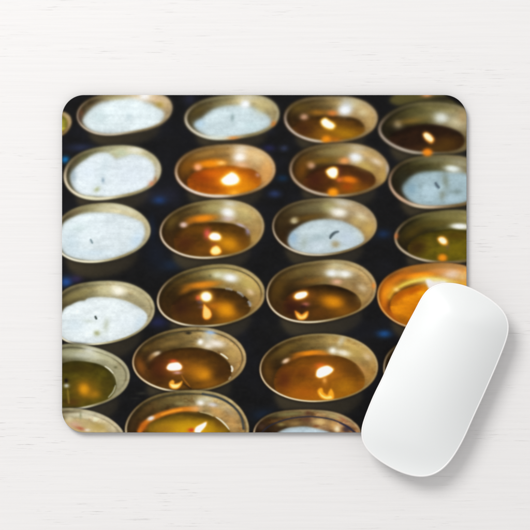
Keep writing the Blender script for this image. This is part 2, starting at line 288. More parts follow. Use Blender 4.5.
    blob(203, 218.6, 13, 3.6, (228, 136, 26), .95, -6, 2.6); blob(190, 222, 6, 3, (170, 110, 34), .7, -25); blob(183.8, 225, 3.8, 2.8, (208, 178, 166), 1, 0, 2.6); blob(247.3, 232.3, 2.2, 3.4, (158, 152, 196), .9, -20); blob(240.5, 225.4, 4.6, 1.6, (178, 166, 180), .9, 20)
    blob(258, 222, 3, 3, (150, 128, 80), .7, 30); blob(254, 238, 5, 7, (178, 148, 84), .6, 20); blob(172, 222, 5, 9, (110, 90, 40), .6, 30)
    within(L); blob(185, 243, 12, 9, (78, 42, 20), .8); blob(200, 230, 12, 4, (110, 72, 16), .7); blob(229, 244, 14, 8, (204, 138, 20), .95, 12, 2.2); blob(243, 240, 6, 8, (104, 68, 20), .7); blob(236, 229, 12, 3.6, (90, 60, 18), .7, 15); blob(205, 250, 12, 6, (120, 76, 18), .7)
    blob(207.6, 234, 3.4, 5, (206, 92, 84), .95); fill([(208.7, 236.3), (212.4, 232.4), (218.5, 233), (221.6, 236.7), (220.4, 240.4), (214.8, 241), (210.5, 239.8)], (255, 196, 90), 1.6); fill([(209.6, 236.4), (213, 233.4), (218, 234), (220.6, 236.8), (219.4, 239.4), (215, 240), (211.2, 239)], (255, 254, 246), .8)
    glow([(210.4, 252), (212, 248), (216, 245.4), (220, 248), (221.4, 252), (218, 254.6), (213, 254.8)], (252, 180, 70), (255, 232, 160)); blob(213.6, 244.4, 3, 2, (150, 80, 40), .7); bare()
    L = bowl([(270.5, 226.8), (273.6, 218.2), (281, 209.6), (294.4, 202.9), (309.2, 199.2), (330, 198), (344.5, 199.2), (359.2, 204), (371.5, 212.7), (377.6, 221.9), (377, 229.6), (369, 239.4), (358, 247), (344.5, 252.4), (327.4, 255.6), (314, 256.2), (296.8, 252.8), (282, 244.6), (273.5, 235)],
         [(288.3, 243.7), (289.5, 235.4), (298, 226.8), (311.6, 220.7), (330, 219.4), (344.5, 222), (358, 229), (363.6, 236), (362, 244), (350.7, 251.4), (332, 255.4), (310, 255.8), (296, 251.6)],
         wall=GOLD, liquid=(176, 196, 206), wax=True, blur=1.1, inb=1.6, rimw=2.5, tint=(.93, .95, 1.0), rimc=(.86, .84, .82))
    blob(283, 222, 7, 12, (62, 50, 28), .6, 25); blob(310, 208, 18, 5, (110, 104, 74), .7, -8); blob(342, 203, 9, 3.4, (198, 196, 184), .8, 10); blob(329, 208, 8, 6, (172, 168, 118), .7); blob(338.4, 212.6, 8.6, 4.6, (240, 238, 226), 1, 6, 2.6)
    blob(361, 217, 7, 4, (214, 202, 168), .9, 25); blob(368, 229, 7, 8, (196, 166, 96), .8); blob(356, 222, 8, 4, (190, 168, 110), .7, 30); blob(294.4, 220.6, 4, 2.9, (222, 216, 186), 1, -12, 2.6); blob(308, 217.6, 16, 2.6, (104, 80, 34), .8, -10)
    line([(329.6, 239.6), (331, 236), (334.6, 232.8), (339.8, 231.4)], 2.9, (64, 76, 80), .8, .95); blob(335.4, 244.3, 4.4, 3.6, (158, 146, 112), .9, 0, 2.4); blob(304, 243, 3.4, 6, (158, 170, 158), .6, 10); blob(318, 238, 9, 4, (154, 174, 178), .6, -20)
    blob(317, 246, 8, 5, (200, 214, 224), .7); blob(347, 238, 9, 6, (192, 208, 224), .7, 20); blob(293, 238, 4, 6, (138, 170, 198), .7); blob(302, 254, 10, 1.4, (200, 196, 166), .6, 12); bare()
    L = bowl([(392.2, 239.5), (394.6, 231.5), (404.2, 221.8), (418.7, 214.6), (436.3, 211), (452.4, 210), (465.2, 210.6), (485, 220), (495, 240), (485, 254), (465.2, 262), (452.4, 263.6), (438, 264), (425, 262.4), (412.3, 257), (399.4, 250)],
         [(407.5, 251.5), (409, 243.5), (421.9, 234.7), (438, 230.7), (452.4, 229), (465.2, 229.9), (490, 240), (485, 255), (465, 262.3), (449, 263.6), (433, 263), (417, 258)],
         wall=DARK, liquid=(88, 74, 16), blur=1.2, rimw=2.4, rimc=(.82, .78, .72), tint=(1, 1, .9))
    blob(445, 215.6, 22, 3.6, (128, 120, 76), .7, -2); blob(455, 221, 14, 3.4, (124, 116, 72), .7); blob(459, 226.4, 9, 2.9, (236, 240, 236), 1, 3, 3); blob(412, 233, 12, 5, (88, 72, 22), .7, -30); blob(395.6, 236, 2.4, 3, (180, 112, 66), .9); blob(435, 224, 14, 4, (96, 84, 34), .6, -6)
    within(L); blob(416, 248, 12, 9, (60, 40, 16), .85, -15); blob(455, 236, 14, 4, (84, 64, 14), .7); blob(455, 248, 16, 6, (112, 98, 16), .8)
    blob(447, 247, 2, 3, (110, 90, 70), .6); fill([(437.2, 239), (440, 236.6), (444, 237.4), (447, 241), (446.4, 244.4), (443, 245), (439.4, 243)], (250, 170, 60), 1.6); fill([(438.2, 239.2), (440.6, 237.6), (443.6, 238.4), (445.8, 241), (445, 243.4), (442.4, 243.6), (439.8, 242)], (255, 246, 214), 1); bare()
    blob(442, 258, 4.6, 4, (226, 140, 28), 1, 0, 3.2); blob(437, 262.4, 6, 1.2, (150, 120, 50), .6)
    # ---- fourth row ----
    L = bowl([(56, 333), (53, 318), (56, 300), (63.4, 290.8), (79, 284.2), (97.7, 281), (118.5, 281.3), (135.5, 286), (146.8, 292.6), (154.3, 302), (155.5, 311.5), (150.6, 321), (139.2, 331.6), (124, 339.4), (111, 343), (97.7, 344.8), (80.8, 344.4), (71.3, 343), (63.4, 340)],
         [(63.4, 310.6), (73, 304), (80, 301), (85, 300.4), (90, 297.8), (103.4, 297), (122.3, 299.6), (139.2, 307), (147.4, 315.3), (144, 325), (131, 335.4), (112, 342.4), (94, 344.2), (77, 343), (65.7, 340), (58, 330)],
         wall=SILV, liquid=(206, 222, 230), wax=True, blur=1.0, inb=1.1, rimw=2.0, groove=.2, tint=(.98, .98, .9), rimc=(.98, 1, .95))
    blob(118, 291, 7, 4.6, (246, 244, 228), .95, 8, 2.4); blob(105, 291, 9, 5, (196, 190, 150), .7); blob(78, 295, 14, 4, (144, 134, 88), .7, -20); blob(140, 298, 10, 5, (172, 164, 128), .6, 40)
    line([(95.4, 315.4), (96.3, 317.6), (97.4, 319.6)], 2.2, (58, 66, 62), .6, .9); blob(97.4, 333, 3.4, 3, (150, 152, 106), .8); blob(106.6, 325, 3, 7, (178, 186, 164), .7, 10); blob(89, 321, 6, 2, (188, 198, 186), .6, 10); blob(128, 322, 12, 8, (218, 230, 238), .5); blob(75, 325, 9, 7, (192, 210, 220), .5); blob(140, 322, 4, 7, (190, 210, 224), .6, 30); bare()
    L = bowl([(155.6, 301), (159, 291), (169.6, 280), (183, 271.5), (199, 266.6), (215, 264.4), (226, 264), (239.3, 267), (254, 275), (263.9, 285), (266.4, 293), (263.9, 302), (254, 311.5), (241.8, 318.6), (230, 323.6), (215, 326.6), (196, 327), (180, 324), (168, 318.8), (159.5, 311)],
         [(170.8, 312), (172, 305.8), (181.9, 296), (196.6, 290.5), (215, 288), (232, 290), (244.2, 296), (251, 304.6), (250, 311), (241.8, 317.6), (225, 324), (205, 326.3), (186, 324), (174, 318.5)],
         liquid=(72, 46, 16), blur=1.0, rimw=2.4, rimc=(.94, .92, .86), tint=(.97, .99, .88), groove=.8)
    blob(220, 274, 18, 5, (186, 180, 130), .6, 4); blob(230.6, 277.8, 8, 4.2, (240, 244, 244), 1, 8, 2.4); blob(218, 275, 5, 3, (214, 216, 190), .8); blob(203, 284.8, 16, 3.4, (222, 138, 32), .9, -6, 2.6); blob(186, 290, 7, 3, (164, 108, 30), .7, -28); blob(210, 276, 1.6, 1.6, (110, 104, 70), .8)
    blob(250.4, 291.6, 4, 2.6, (216, 188, 160), .9, 35); blob(247, 284, 9, 5, (196, 178, 104), .6, 35); blob(258, 302, 4, 6, (176, 140, 84), .6, 25)
    within(L); blob(182, 308, 10, 9, (58, 32, 20), .8); blob(226, 310, 13, 8.6, (214, 142, 20), 1, 10, 2.4); blob(214, 306, 6, 3, (190, 116, 26), .7); blob(200, 315, 14, 6, (96, 60, 18), .7); blob(240, 306, 6, 7, (70, 48, 20), .7); blob(225, 321, 14, 3, (150, 100, 20), .7, -8)
    bare(); line([(225, 288.8), (229, 288.8), (233, 290.4)], 1.8, (170, 168, 168), 1.1, .7); line([(236.6, 291.6), (240.6, 293.6), (244, 297)], 2.1, (172, 174, 180), 1.1, .75); line([(247.6, 300.6), (249.8, 303.6), (250.2, 307)], 2.6, (176, 178, 184), 1.1, .75)
    blob(198.8, 297.8, 2.8, 2.6, (196, 84, 70), .95, 0, 2.6); blob(200.4, 302, 3, 2, (60, 58, 90), .8); blob(202, 307, 3.4, 1.6, (110, 86, 96), .7)
    flame(206.4, 296.6, 5, 4.4, 10, .7, (255, 190, 80)); glow([(204, 305), (206.4, 306.4), (210, 310), (211.6, 315), (209, 318.6), (205, 318.8), (203, 315)], (246, 170, 70), (252, 200, 120))
    L = bowl([(265.5, 295), (267.4, 284.4), (274.7, 275.8), (288.2, 267.3), (306.6, 262), (325, 260), (340, 259.8), (353, 263), (366.6, 270.6), (374.6, 279.2), (377.2, 288), (374.8, 297), (366.6, 305.7), (354.3, 312.6), (338.4, 319), (322, 322.4), (305, 323), (289, 320), (276, 313.8), (268.4, 305.4)],
         [(282, 309), (282.7, 302.8), (291.9, 293), (306.6, 286.9), (325, 284.4), (334, 285), (348.2, 290), (358, 296.7), (361.4, 303.5), (358, 310.4), (344.5, 317.7), (327, 321.5), (305, 322), (288, 318)],
         liquid=(66, 42, 16), blur=1.0, rimw=2.3, rimc=(.95, .93, .88), tint=(1, 1, .95), groove=.25)
    blob(338, 273, 12, 4.2, (214, 214, 196), .8, 4); blob(331.4, 273.4, 5, 3.6, (236, 242, 242), .95); blob(345, 274, 5.6, 3.2, (240, 242, 236), .95); blob(336, 265, 9, 3, (196, 190, 156), .7, 5); blob(336.6, 281.6, 5, 2.6, (224, 176, 150), .8); blob(362, 288, 5, 3.4, (210, 192, 160), .7, 30)
    blob(373.4, 285.7, 1.9, 3, (216, 138, 66), .95); blob(278, 290, 7, 12, (104, 78, 26), .6, 25); blob(305, 278, 1.4, 1.2, (96, 70, 34), .8); blob(312, 281, 14, 3, (140, 102, 44), .6, -8); blob(300, 272, 14, 4, (122, 106, 60), .5, -18); blob(360, 298, 5, 5, (190, 160, 96), .5)
    within(L); blob(292, 306, 9, 10, (54, 24, 20), .8); blob(333, 302, 13, 7, (206, 134, 18), 1, 12, 2.3); blob(345, 311, 14, 5, (140, 92, 20), .7, -15); blob(318, 313, 10, 6, (100, 62, 18), .7); blob(352, 302, 7, 7, (74, 50, 20), .7)
    P = [(293.6, 296.6), (296, 293.2), (301, 291.6), (306.4, 291.4), (308, 294.2), (305, 297.4), (300, 299.2), (295.6, 299.2)]
    blob(301, 295.5, 12, 7, (190, 110, 30), .5); fill(P, (250, 176, 60), 1.5); c = np.mean(P, 0); fill(c + (np.array(P) - c) * .84, (255, 253, 242), .8); blob(305.6, 304.2, 3.6, 2, (176, 110, 96), .85); blob(303, 306.6, 4, 2, (50, 24, 26), .7)
    fill([(295, 311), (298.6, 312.6), (301.6, 314.4), (305.4, 312), (308, 311.6), (307.6, 316), (304, 319.4), (299, 319.6), (296, 316)], (236, 150, 50), 1.1); fill([(297, 314), (301.6, 316.4), (306.4, 313.6), (305.6, 317), (302, 318.6), (298.8, 317.8)], (255, 214, 120), .8); bare()
    L = bowl([(375.8, 296.6), (378.5, 285.3), (388.9, 275), (405.8, 267.4), (424.7, 263.6), (443.6, 263), (465.3, 266.4), (485, 280), (490, 300), (470, 320), (440, 329), (418, 329), (405.8, 327.4), (396.4, 322.6), (385, 313.4), (378.5, 305.6)],
         [(390, 308), (391.6, 298.5), (401, 291), (416, 285.3), (440, 282), (462, 286), (476, 300), (465, 318), (440, 327), (415, 328), (398, 320)],
         wall=GOLD, liquid=(200, 118, 16), blur=1.1, rimw=2.2, rimc=(.96, .88, .74), tint=(1.25, .98, .7))
    blob(425, 268, 28, 4.4, (156, 112, 52), .9, -2); blob(396, 279, 18, 5, (196, 116, 30), .9, -32); blob(384, 298, 5, 16, (216, 124, 22), .9, 8); blob(393, 316, 12, 4, (190, 108, 24), .8, 38); blob(420, 275.6, 16, 3.4, (240, 138, 20), 1, -6, 3); blob(388, 290, 9, 4, (240, 150, 30), .8, -40)
    line([(389, 297), (394, 290), (402, 284.4), (412, 280.8), (426, 278.4), (440, 279.2), (452, 281), (468, 285)], 3.4, (246, 190, 60), 3.4, .85, False)
    line([(396, 289), (404, 284.6), (413, 281.4), (426, 279), (440, 280), (458, 283.4)], 2.4, (240, 226, 110), 2.0, .9)
    blob(438, 283, 14, 4.5, (250, 244, 200), .9, 6)
    blob(396, 289.4, 3, 2.2, (250, 208, 130), .9); blob(451, 273.8, 9, 5, (232, 206, 184), .95, 6, 2.4); blob(440, 271, 10, 3, (216, 150, 90), .7); blob(462, 277, 6, 3, (224, 190, 130), .8); blob(452, 266.6, 14, 2, (168, 130, 84), .7)
    within(L); blob(398, 296, 5, 10, (154, 84, 14), .9, 35); blob(412, 291, 12, 3.2, (176, 92, 10), .9, -22); blob(408, 308, 10, 9, (218, 134, 18), .9); blob(402, 320, 10, 5, (160, 100, 16), .9, 20); bare()
    fill([(425.6, 280.6), (429, 279.4), (434, 282), (445, 282), (446, 292), (430, 293), (428, 288)], (250, 248, 246), 1.3)
    # ---- fifth row ----
    L = bowl([(50, 405), (42, 375), (50, 350), (62.8, 344.6), (78.9, 344.4), (97.7, 347.3), (112.8, 353.9), (124, 362.4), (130, 371), (130.4, 379), (124.4, 389), (112.8, 398.6), (97.7, 405.2), (80.8, 408.6), (62.8, 409)],
         [(62.8, 363), (78.9, 361), (94, 362.4), (105.3, 367), (114.7, 375.6), (117, 384), (113.4, 393.5), (106.3, 401), (97.7, 405), (80.8, 408.4), (62.8, 409), (50, 400), (45, 380)],
         wall=SILV, liquid=(72, 62, 18), blur=.9, rimw=2.2, groove=.6, tint=(.92, .95, .9), rimc=(.95, .98, 1.0))
    blob(84, 355, 16, 3.4, (196, 198, 180), .8, 4); blob(68, 353, 8, 4, (160, 160, 130), .7); blob(90, 350, 6, 3, (214, 216, 204), .7, 10); blob(119, 375, 5, 12, (164, 160, 128), .6, -20); blob(116, 367, 2, 1.4, (96, 94, 64), .7); blob(104, 356, 8, 2.5, (176, 174, 140), .7, 25)
    within(L); blob(80, 368, 20, 4.6, (58, 46, 12), .7); blob(86, 389, 14, 11, (134, 98, 20), .85); blob(84.6, 389, 5, 6, (210, 146, 26), .9, -20, 2.4); blob(95, 394, 6, 4, (178, 126, 26), .6); blob(108, 385, 6, 10, (74, 62, 20), .6); blob(73, 402, 8, 4, (90, 60, 24), .7)
    blob(66.6, 380.4, 2, 2.4, (30, 22, 18), .95); blob(67, 385.4, 2.6, 2, (190, 190, 180), .9); line([(68, 388), (68.8, 396), (69.6, 404)], 2, (150, 130, 60), .9, .6); bare()
    line([(104.8, 365.6), (109.6, 368.8), (114.2, 373.6)], 1.4, (222, 222, 208), .5, .9); line([(116.2, 384), (113.6, 391.4), (108, 398)], 1.5, (190, 190, 172), .6, .8); line([(103, 364.6), (111, 370), (116, 377), (117.2, 385)], 1, (190, 186, 150), .7, .5)
    L = bowl([(130.3, 363), (133.6, 354.3), (143.4, 343.3), (158, 333.8), (172, 329.2), (188, 327.2), (207, 327.2), (221.8, 331.4), (236.5, 340.4), (245, 349.4), (247.8, 357.5), (245.4, 366), (238, 374.6), (227, 382.4), (213, 388.6), (193.6, 392.2), (174, 391.8), (154.3, 386.4), (139.6, 377)],
         [(147, 372.7), (148.3, 366.6), (156.9, 355.6), (171.6, 349.4), (190, 347.4), (209.5, 349.4), (224.2, 358), (231, 366.6), (231.6, 374), (224, 383), (205, 390), (190, 392), (172, 391.5), (157, 386.4), (149.6, 380)],
         liquid=(76, 48, 16), blur=.9, rimw=2.2, groove=.9, rimc=(.98, .95, .86), tint=(1.0, 1, .95), mott=.13)
    blob(188.6, 332.8, 3.2, 1.6, (52, 46, 34), .95, 0, 2.6); blob(172, 334.5, 7, 1.2, (86, 78, 48), .7, -10); blob(209, 337, 6, 7, (190, 190, 176), .8); blob(200.6, 341.8, 3.2, 3, (244, 244, 236), 1); blob(210.8, 332.4, 4.4, 1.8, (150, 176, 208), .95, 8); blob(217, 343.4, 8, 3.6, (236, 228, 214), .95, 10, 2.4); blob(208.6, 345.6, 5, 3, (232, 224, 208), .9)
    blob(156.5, 353.6, 4.6, 2.2, (206, 190, 166), 1, -22, 2.6); blob(152, 357, 5, 3, (160, 120, 70), .7, -40); blob(141, 366, 5, 10, (134, 84, 30), .8, -20); blob(146, 348, 6, 3, (100, 80, 36), .6, -45); blob(170, 343, 14, 3.4, (140, 116, 66), .7, -14); blob(232, 354, 8, 6, (190, 160, 96), .7, 40); blob(148, 354, 3, 1.4, (66, 46, 24), .6, -50)
    within(L); blob(160, 368, 10, 12, (62, 30, 18), .85); blob(203.4, 374, 8, 6, (226, 152, 26), 1, 15, 2.2); blob(196, 371, 14, 9, (170, 112, 22), .75, 10); blob(210, 384, 14, 4, (150, 100, 24), .7, -14); blob(222, 370, 7, 9, (72, 46, 18), .7); blob(200, 354, 20, 4, (70, 44, 14), .6)
    blob(173.6, 361, 3.6, 1.8, (204, 70, 52), .95); P = [(166.7, 367.2), (169.2, 363.5), (174, 362.3), (179, 362.3), (182.6, 366), (180.8, 369.6), (172.8, 370.6), (168, 369.6)]
    blob(174, 367, 13, 8, (190, 110, 30), .5); fill(P, (240, 170, 100), 1.2); c = np.mean(P, 0); fill(c + (np.array(P) - c) * .9, (255, 252, 244), .7); blob(177.6, 372.4, 4, 1.6, (196, 150, 150), .85); line([(181.4, 374), (184, 379), (187.6, 383.4), (191, 388)], 1.5, (150, 100, 36), .7, .9); line([(183, 383), (189, 387), (192, 389)], 1.4, (44, 28, 14), .7, .7)
    fill([(169.6, 382.4), (172.4, 379.8), (174.4, 381), (175, 383.4), (179, 382.6), (182.4, 381), (181, 385.6), (177, 388.8), (172.4, 388.4), (169.8, 386)], (240, 166, 60), .9); fill([(170.8, 384), (174, 384.4), (178, 384.4), (180.4, 383.4), (177.6, 387), (173, 387.2)], (255, 228, 150), .6); bare()
    line([(220, 353), (224.6, 355.8), (228.4, 359)], 1.7, (226, 222, 200), .5, .95); line([(231, 365), (232.4, 368.6), (231.6, 372)], 2.2, (226, 222, 206), .5, .95); line([(231, 376), (228.6, 379.4)], 1.6, (180, 170, 150), .6, .6)
    L = bowl([(258.2, 369.6), (260, 362), (264.6, 354), (276.4, 345), (293.6, 336.9), (309.4, 333.7), (323, 333.4), (338, 334.4), (353.6, 339.2), (366.8, 347.2), (376, 356.4), (379, 364), (378, 372), (370.8, 382.4), (361, 390.4), (348, 396.2), (332, 400.4), (317, 402), (303, 401.4), (288, 397.6), (275.7, 391.6), (267, 385.4), (260.6, 378.6)],
         [(274, 388), (275.6, 376), (281, 366), (294, 358), (310, 354.4), (325, 354), (340, 356), (353, 362), (362, 371), (364.6, 380), (362, 389), (348, 396), (332, 400.4), (317, 401.6), (296, 399.6), (282, 394.6)],
         liquid=(104, 62, 14), blur=.9, rimw=2.0, rimc=(1.02, 1, .94), tint=(1.0, .99, .88), mott=.09)
    blob(341, 341, 5, 3, (196, 192, 176), .7, -60); blob(332.4, 350.6, 4.4, 3.6, (240, 240, 226), 1); blob(344, 352.6, 7, 3, (240, 236, 222), .95, 10, 2.6); blob(366.8, 356.4, 4.6, 3, (208, 184, 154), .85, 30); blob(355, 352, 12, 7, (190, 164, 92), .6, 30); blob(286, 360.6, 4, 2.2, (226, 196, 170), 1, -26, 2.6)
    blob(309, 353, 14, 2.6, (230, 138, 24), .95, -6, 2.8); blob(322, 353.6, 8, 2, (206, 130, 44), .8, 4); blob(296, 357, 7, 2.4, (160, 100, 30), .8, -22); blob(268, 372, 6, 14, (112, 78, 26), .6, -10); blob(285, 350, 14, 4, (120, 98, 42), .5, -28); blob(368, 374, 6, 8, (170, 128, 60), .6, 20); blob(362, 369, 8, 3, (200, 150, 90), .6, 45)
    within(L); blob(284, 380, 8, 12, (92, 48, 20), .9); blob(322, 396, 34, 7, (168, 108, 16), .9); blob(305, 392, 16, 8, (162, 92, 16), .8); blob(345, 386, 12, 8, (170, 116, 20), .8); blob(350, 370, 9, 6, (92, 60, 18), .8, 30); blob(325, 361, 26, 5, (98, 62, 14), .8); blob(305, 372, 14, 6, (110, 60, 16), .6); blob(360, 386, 4, 7, (140, 90, 24), .6)
    blob(321, 366, 5, 3, (214, 90, 40), .9); P = [(315.6, 374), (317, 369.4), (321.6, 366.4), (328, 365.2), (333.4, 368.4), (332, 372), (326.4, 375.6), (320, 377.8), (316.4, 376.6)]
    blob(325, 371, 15, 10, (226, 140, 36), .5); fill(P, (250, 180, 80), 1.2); c = np.mean(P, 0); fill(c + (np.array(P) - c) * .9, (255, 254, 244), .7); blob(324.4, 380, 2.2, 3, (230, 160, 80), .85)
    fill([(317.6, 392), (319, 388.4), (322, 388), (323.4, 392), (327, 394.6), (329, 391), (331, 388.6), (333.4, 393), (333, 399), (327, 399.4), (321, 397.4)], (244, 164, 44), 1.0); fill([(319.4, 392), (322, 394.6), (326, 396.4), (330.6, 395.6), (331.4, 398), (326, 398.4), (321.4, 396)], (255, 222, 130), .7); bare()
    L = bowl([(382.6, 366), (384, 358), (391.9, 348.4), (405, 341), (430, 336), (455, 340), (470, 356), (470, 372), (450, 392), (420, 398), (395, 392), (385, 378)],
         [(395, 375), (400, 360), (430, 352), (455, 362), (450, 385), (420, 394), (400, 388)], liquid=(90, 60, 20), blur=1, rimw=2.2, rimc=(.9, .88, .8)); bare()
    # ---- nearest row ----
    L = bowl([(45, 430), (50, 413), (62.8, 408.8), (80.8, 408.4), (97.7, 412.2), (111, 419), (120.4, 427.5), (125, 436), (120, 450), (60, 455)],
         [(50, 436), (60, 421), (80, 418), (98, 423), (110, 432), (112, 445), (60, 450)],
         wall=SILV, liquid=(178, 164, 122), wax=True, blur=.8, rimw=2.0, groove=.3, tint=(1.05, 1.04, 1), rimc=(1.05, 1.05, 1.05), mott=.14)
    blob(80, 414, 14, 2.4, (206, 202, 176), .8); blob(75, 424, 6, 3, (196, 160, 140), .8); blob(81, 428, 5, 1.8, (170, 96, 74), .8, 15); blob(88, 429.6, 3, 1.4, (224, 214, 200), .8); blob(100, 426, 8, 4, (170, 148, 84), .7); blob(70, 418, 4, 3, (214, 204, 170), .7)
    blob(81, 415, 1.2, 3, (140, 140, 110), .8); bare()
    L = bowl([(124.8, 431.5), (125.3, 425), (129.2, 415.7), (138.5, 405), (153, 396.3), (170, 391.6), (188, 389.7), (204.8, 390.2), (219.3, 393.9), (233.9, 402), (244.4, 412.6), (248.4, 422.3), (248.8, 432), (240, 447), (190, 458), (135, 447)],
         [(144, 432), (148, 424.5), (157, 417.2), (170, 413), (186, 411), (198, 411), (211.4, 415), (224.6, 423.6), (230.4, 432), (225, 448), (190, 455), (150, 446)],
         liquid=(92, 68, 22), blur=.8, rimw=2.2, groove=1.0, rimc=(1.0, .98, .85), tint=(.98, 1, .96), mott=.16)
    line([(203, 393.6), (219, 397.4), (232.6, 405.4), (241, 416), (243.6, 428)], 2.2, (52, 60, 66), .8, .85, False); line([(163, 396.4), (180, 393.6), (196, 393.4)], 1.3, (66, 64, 44), .7, .7)
    within(L); blob(190, 430, 34, 11, (196, 150, 20), 1, 0, 3); blob(165, 429, 10, 5, (150, 110, 30), .8); blob(200, 415, 20, 2.6, (74, 56, 18), .6, 8); blob(219, 423, 6, 4, (100, 70, 20), .7, 40); bare()
    line([(140, 431), (146, 422.5), (156, 416.4), (168, 412), (182, 409), (196, 408.6)], 4.6, (214, 128, 36), 1.3, .9, False); line([(160, 415), (172, 411), (184, 409)], 1.8, (246, 160, 50), .8, .8); blob(143.4, 426, 4, 4.6, (176, 96, 24), .8, 30)
    blob(151.2, 418, 3.6, 2, (216, 214, 216), 1, -20, 2.6); blob(200.8, 402.4, 4, 3, (240, 240, 236), 1); blob(212.6, 404.6, 5, 2.4, (206, 214, 232), .95, 12); blob(206, 399, 7, 3, (200, 200, 180), .7); blob(197, 408, 6, 3, (218, 170, 120), .7); blob(217, 411, 9, 4, (206, 160, 96), .7, 35); blob(232, 420, 6, 8, (196, 150, 90), .6, -25); blob(228, 410, 8, 3, (176, 160, 130), .6, 45)
    blob(172, 401, 12, 3, (110, 96, 56), .7, -8); blob(150, 408, 8, 3, (96, 74, 40), .7, -35); blob(133, 424, 4, 9, (72, 54, 30), .7, 12); blob(180, 403, 5, 2, (150, 140, 96), .6)
    line([(215, 416), (221, 420), (226, 424.8), (230, 430)], 1.7, (226, 220, 196), .5, .9); line([(199, 411.4), (208, 413.2), (214, 416)], 1.2, (204, 190, 150), .6, .7)
    blob(191.6, 429.6, 3.4, 2, (190, 60, 40), .9); P = [(194.4, 431.6), (196, 426.8), (201.6, 423.6), (206.8, 421.4), (206, 425.4), (201.6, 430.6), (199.4, 433)]
    fill(P, (252, 196, 110), 1.1); c = np.mean(P, 0); fill(c + (np.array(P) - c) * .88, (255, 254, 246), .6)
    L = bowl([(251.8, 431), (254.6, 424.6), (263.4, 417.6), (278, 411.6), (294, 409.2), (309, 409), (323.4, 409.8), (339.3, 414), (351.6, 420.3), (360.2, 428), (363, 435), (350, 448), (305, 455), (262, 448)],
         [(277, 432.6), (286, 428), (296, 426.2), (306, 426.2), (316, 428), (326, 430.6), (334, 435), (330, 446), (300, 450), (275, 444)],
         liquid=(172, 194, 208), wax=True, blur=.8, rimw=2.0, rimc=(1, .98, .9), tint=(.86, .8, .8), mott=.3)
    blob(290, 413.6, 18, 2.2, (128, 124, 82), .8, -5); blob(335, 416, 12, 2.4, (176, 162, 112), .8, 16); blob(308, 412.6, 3, 2.4, (92, 62, 44), .9); blob(307, 419.6, 7, 3, (90, 60, 44), .9); blob(262, 426, 5, 3, (76, 56, 44), .8); blob(276, 428, 6, 3.4, (62, 46, 28), .9)
    blob(320, 421.6, 8, 4, (212, 180, 122), .9); blob(333, 425, 6, 4, (196, 154, 96), .9, 30); blob(337, 428.6, 3, 3.2, (238, 220, 180), .95); blob(295, 423, 9, 3, (146, 120, 76), .8, -6); blob(316, 425.6, 3, 1.2, (130, 82, 50), .8); blob(346, 429, 3, 3, (70, 56, 66), .8); blob(343, 419, 5, 1.4, (150, 96, 72), .7, 30); blob(281, 424, 4, 2, (150, 140, 90), .7)
    line([(262, 431.5), (271, 424.6), (288, 418.6), (306.3, 416.2), (317.3, 416.7), (332, 419.2), (345.5, 425), (355, 432)], 1.3, (46, 46, 60), .55, .95, False); line([(338, 421.6), (347, 426.4), (355, 432.6)], 2.2, (50, 46, 66), .8, .8); bare()
    # the picture is softer in its far rows than in its near ones
    def blurred(sig):
        n = int(sig * RES * 3) + 1; k = np.exp(-(np.arange(-n, n + 1) / (sig * RES)) ** 2 / 2); k /= k.sum(); out = IMG
        for ax in (0, 1):
            padw = [(0, 0)] * 3; padw[ax] = (n, n); p = np.pad(out, padw, mode='edge'); acc = 0
            for i, w in enumerate(k):
                s_ = [slice(None)] * 3; s_[ax] = slice(i, i + out.shape[ax]); acc = acc + w * p[tuple(s_)]
            out = acc
        return out
    a, b = blurred(.28), blurred(.72)
    t = np.clip((330 - GY) / 220, 0, 1)[..., None]
    IMG[:] = a * (1 - t) + b * t
    # a little more depth in the mid tones, as in the print
    x = IMG / 255.0; g = x.mean(-1, keepdims=True)
    x = g + (x - g) * 1.02
    x = np.clip(x, 0, 1); IMG[:] = 255 * (x + .30 * (x * x * (3 - 2 * x) - x))
    IMG[:] = (IMG + 2) * (1 + .02 * N_FINE + .012 * vnoise(1.1, .9, 11, 1) + .009 * vnoise(60, 1.0, 12, 1))[..., None]
    np.clip(IMG, 0, 255, out=IMG)

# ---------------------------------------------------------------- scene helpers
S = .24 / 402.5                     # metres per unit of the plan the traced outlines are given in
CX, CY = 265.0, 265.0               # middle of the view in that plan
def W(x, y): return ((x - CX) * S, (CY - y) * S)

sc = bpy.context.scene
COL = sc.collection
def new_mat(name):
    m = bpy.data.materials.new(name); m.use_nodes = True
    return m, m.node_tree, m.node_tree.nodes['Principled BSDF']
def link(name, me, mat, parent=None, smooth_faces=True):
    o = bpy.data.objects.new(name, me); COL.objects.link(o)
    if mat: me.materials.append(mat)
    if smooth_faces: me.polygons.foreach_set('use_smooth', [True] * len(me.polygons))
    if parent: o.parent = parent
    return o
def empty(name, label, cat, loc):
    o = bpy.data.objects.new(name, None); COL.objects.link(o); o.location = loc; o.empty_display_size = .02
    o['label'] = label; o['category'] = cat
    return o
def srgb(c):
    c = np.asarray(c, float) / 255.0
    return np.where(c <= .04045, c / 12.92, ((c + .055) / 1.055) ** 2.4)

# ---------------------------------------------------------------- mouse pad
BX0, BX1, BY0, BY1, BR = 63.0, 465.6, 95.9, 431.6, 21.5
BL, BT = BR, BR
PAD_H = .0037
def pad_extent(y):                  # left and right edge of the rounded rectangle at height y
    d = max(BY0 + BR - y, y - (BY1 - BR), 0.0)
    k = BR - math.sqrt(max(BR * BR - d * d, 0.0))
    return BX0 + k, BX1 - k

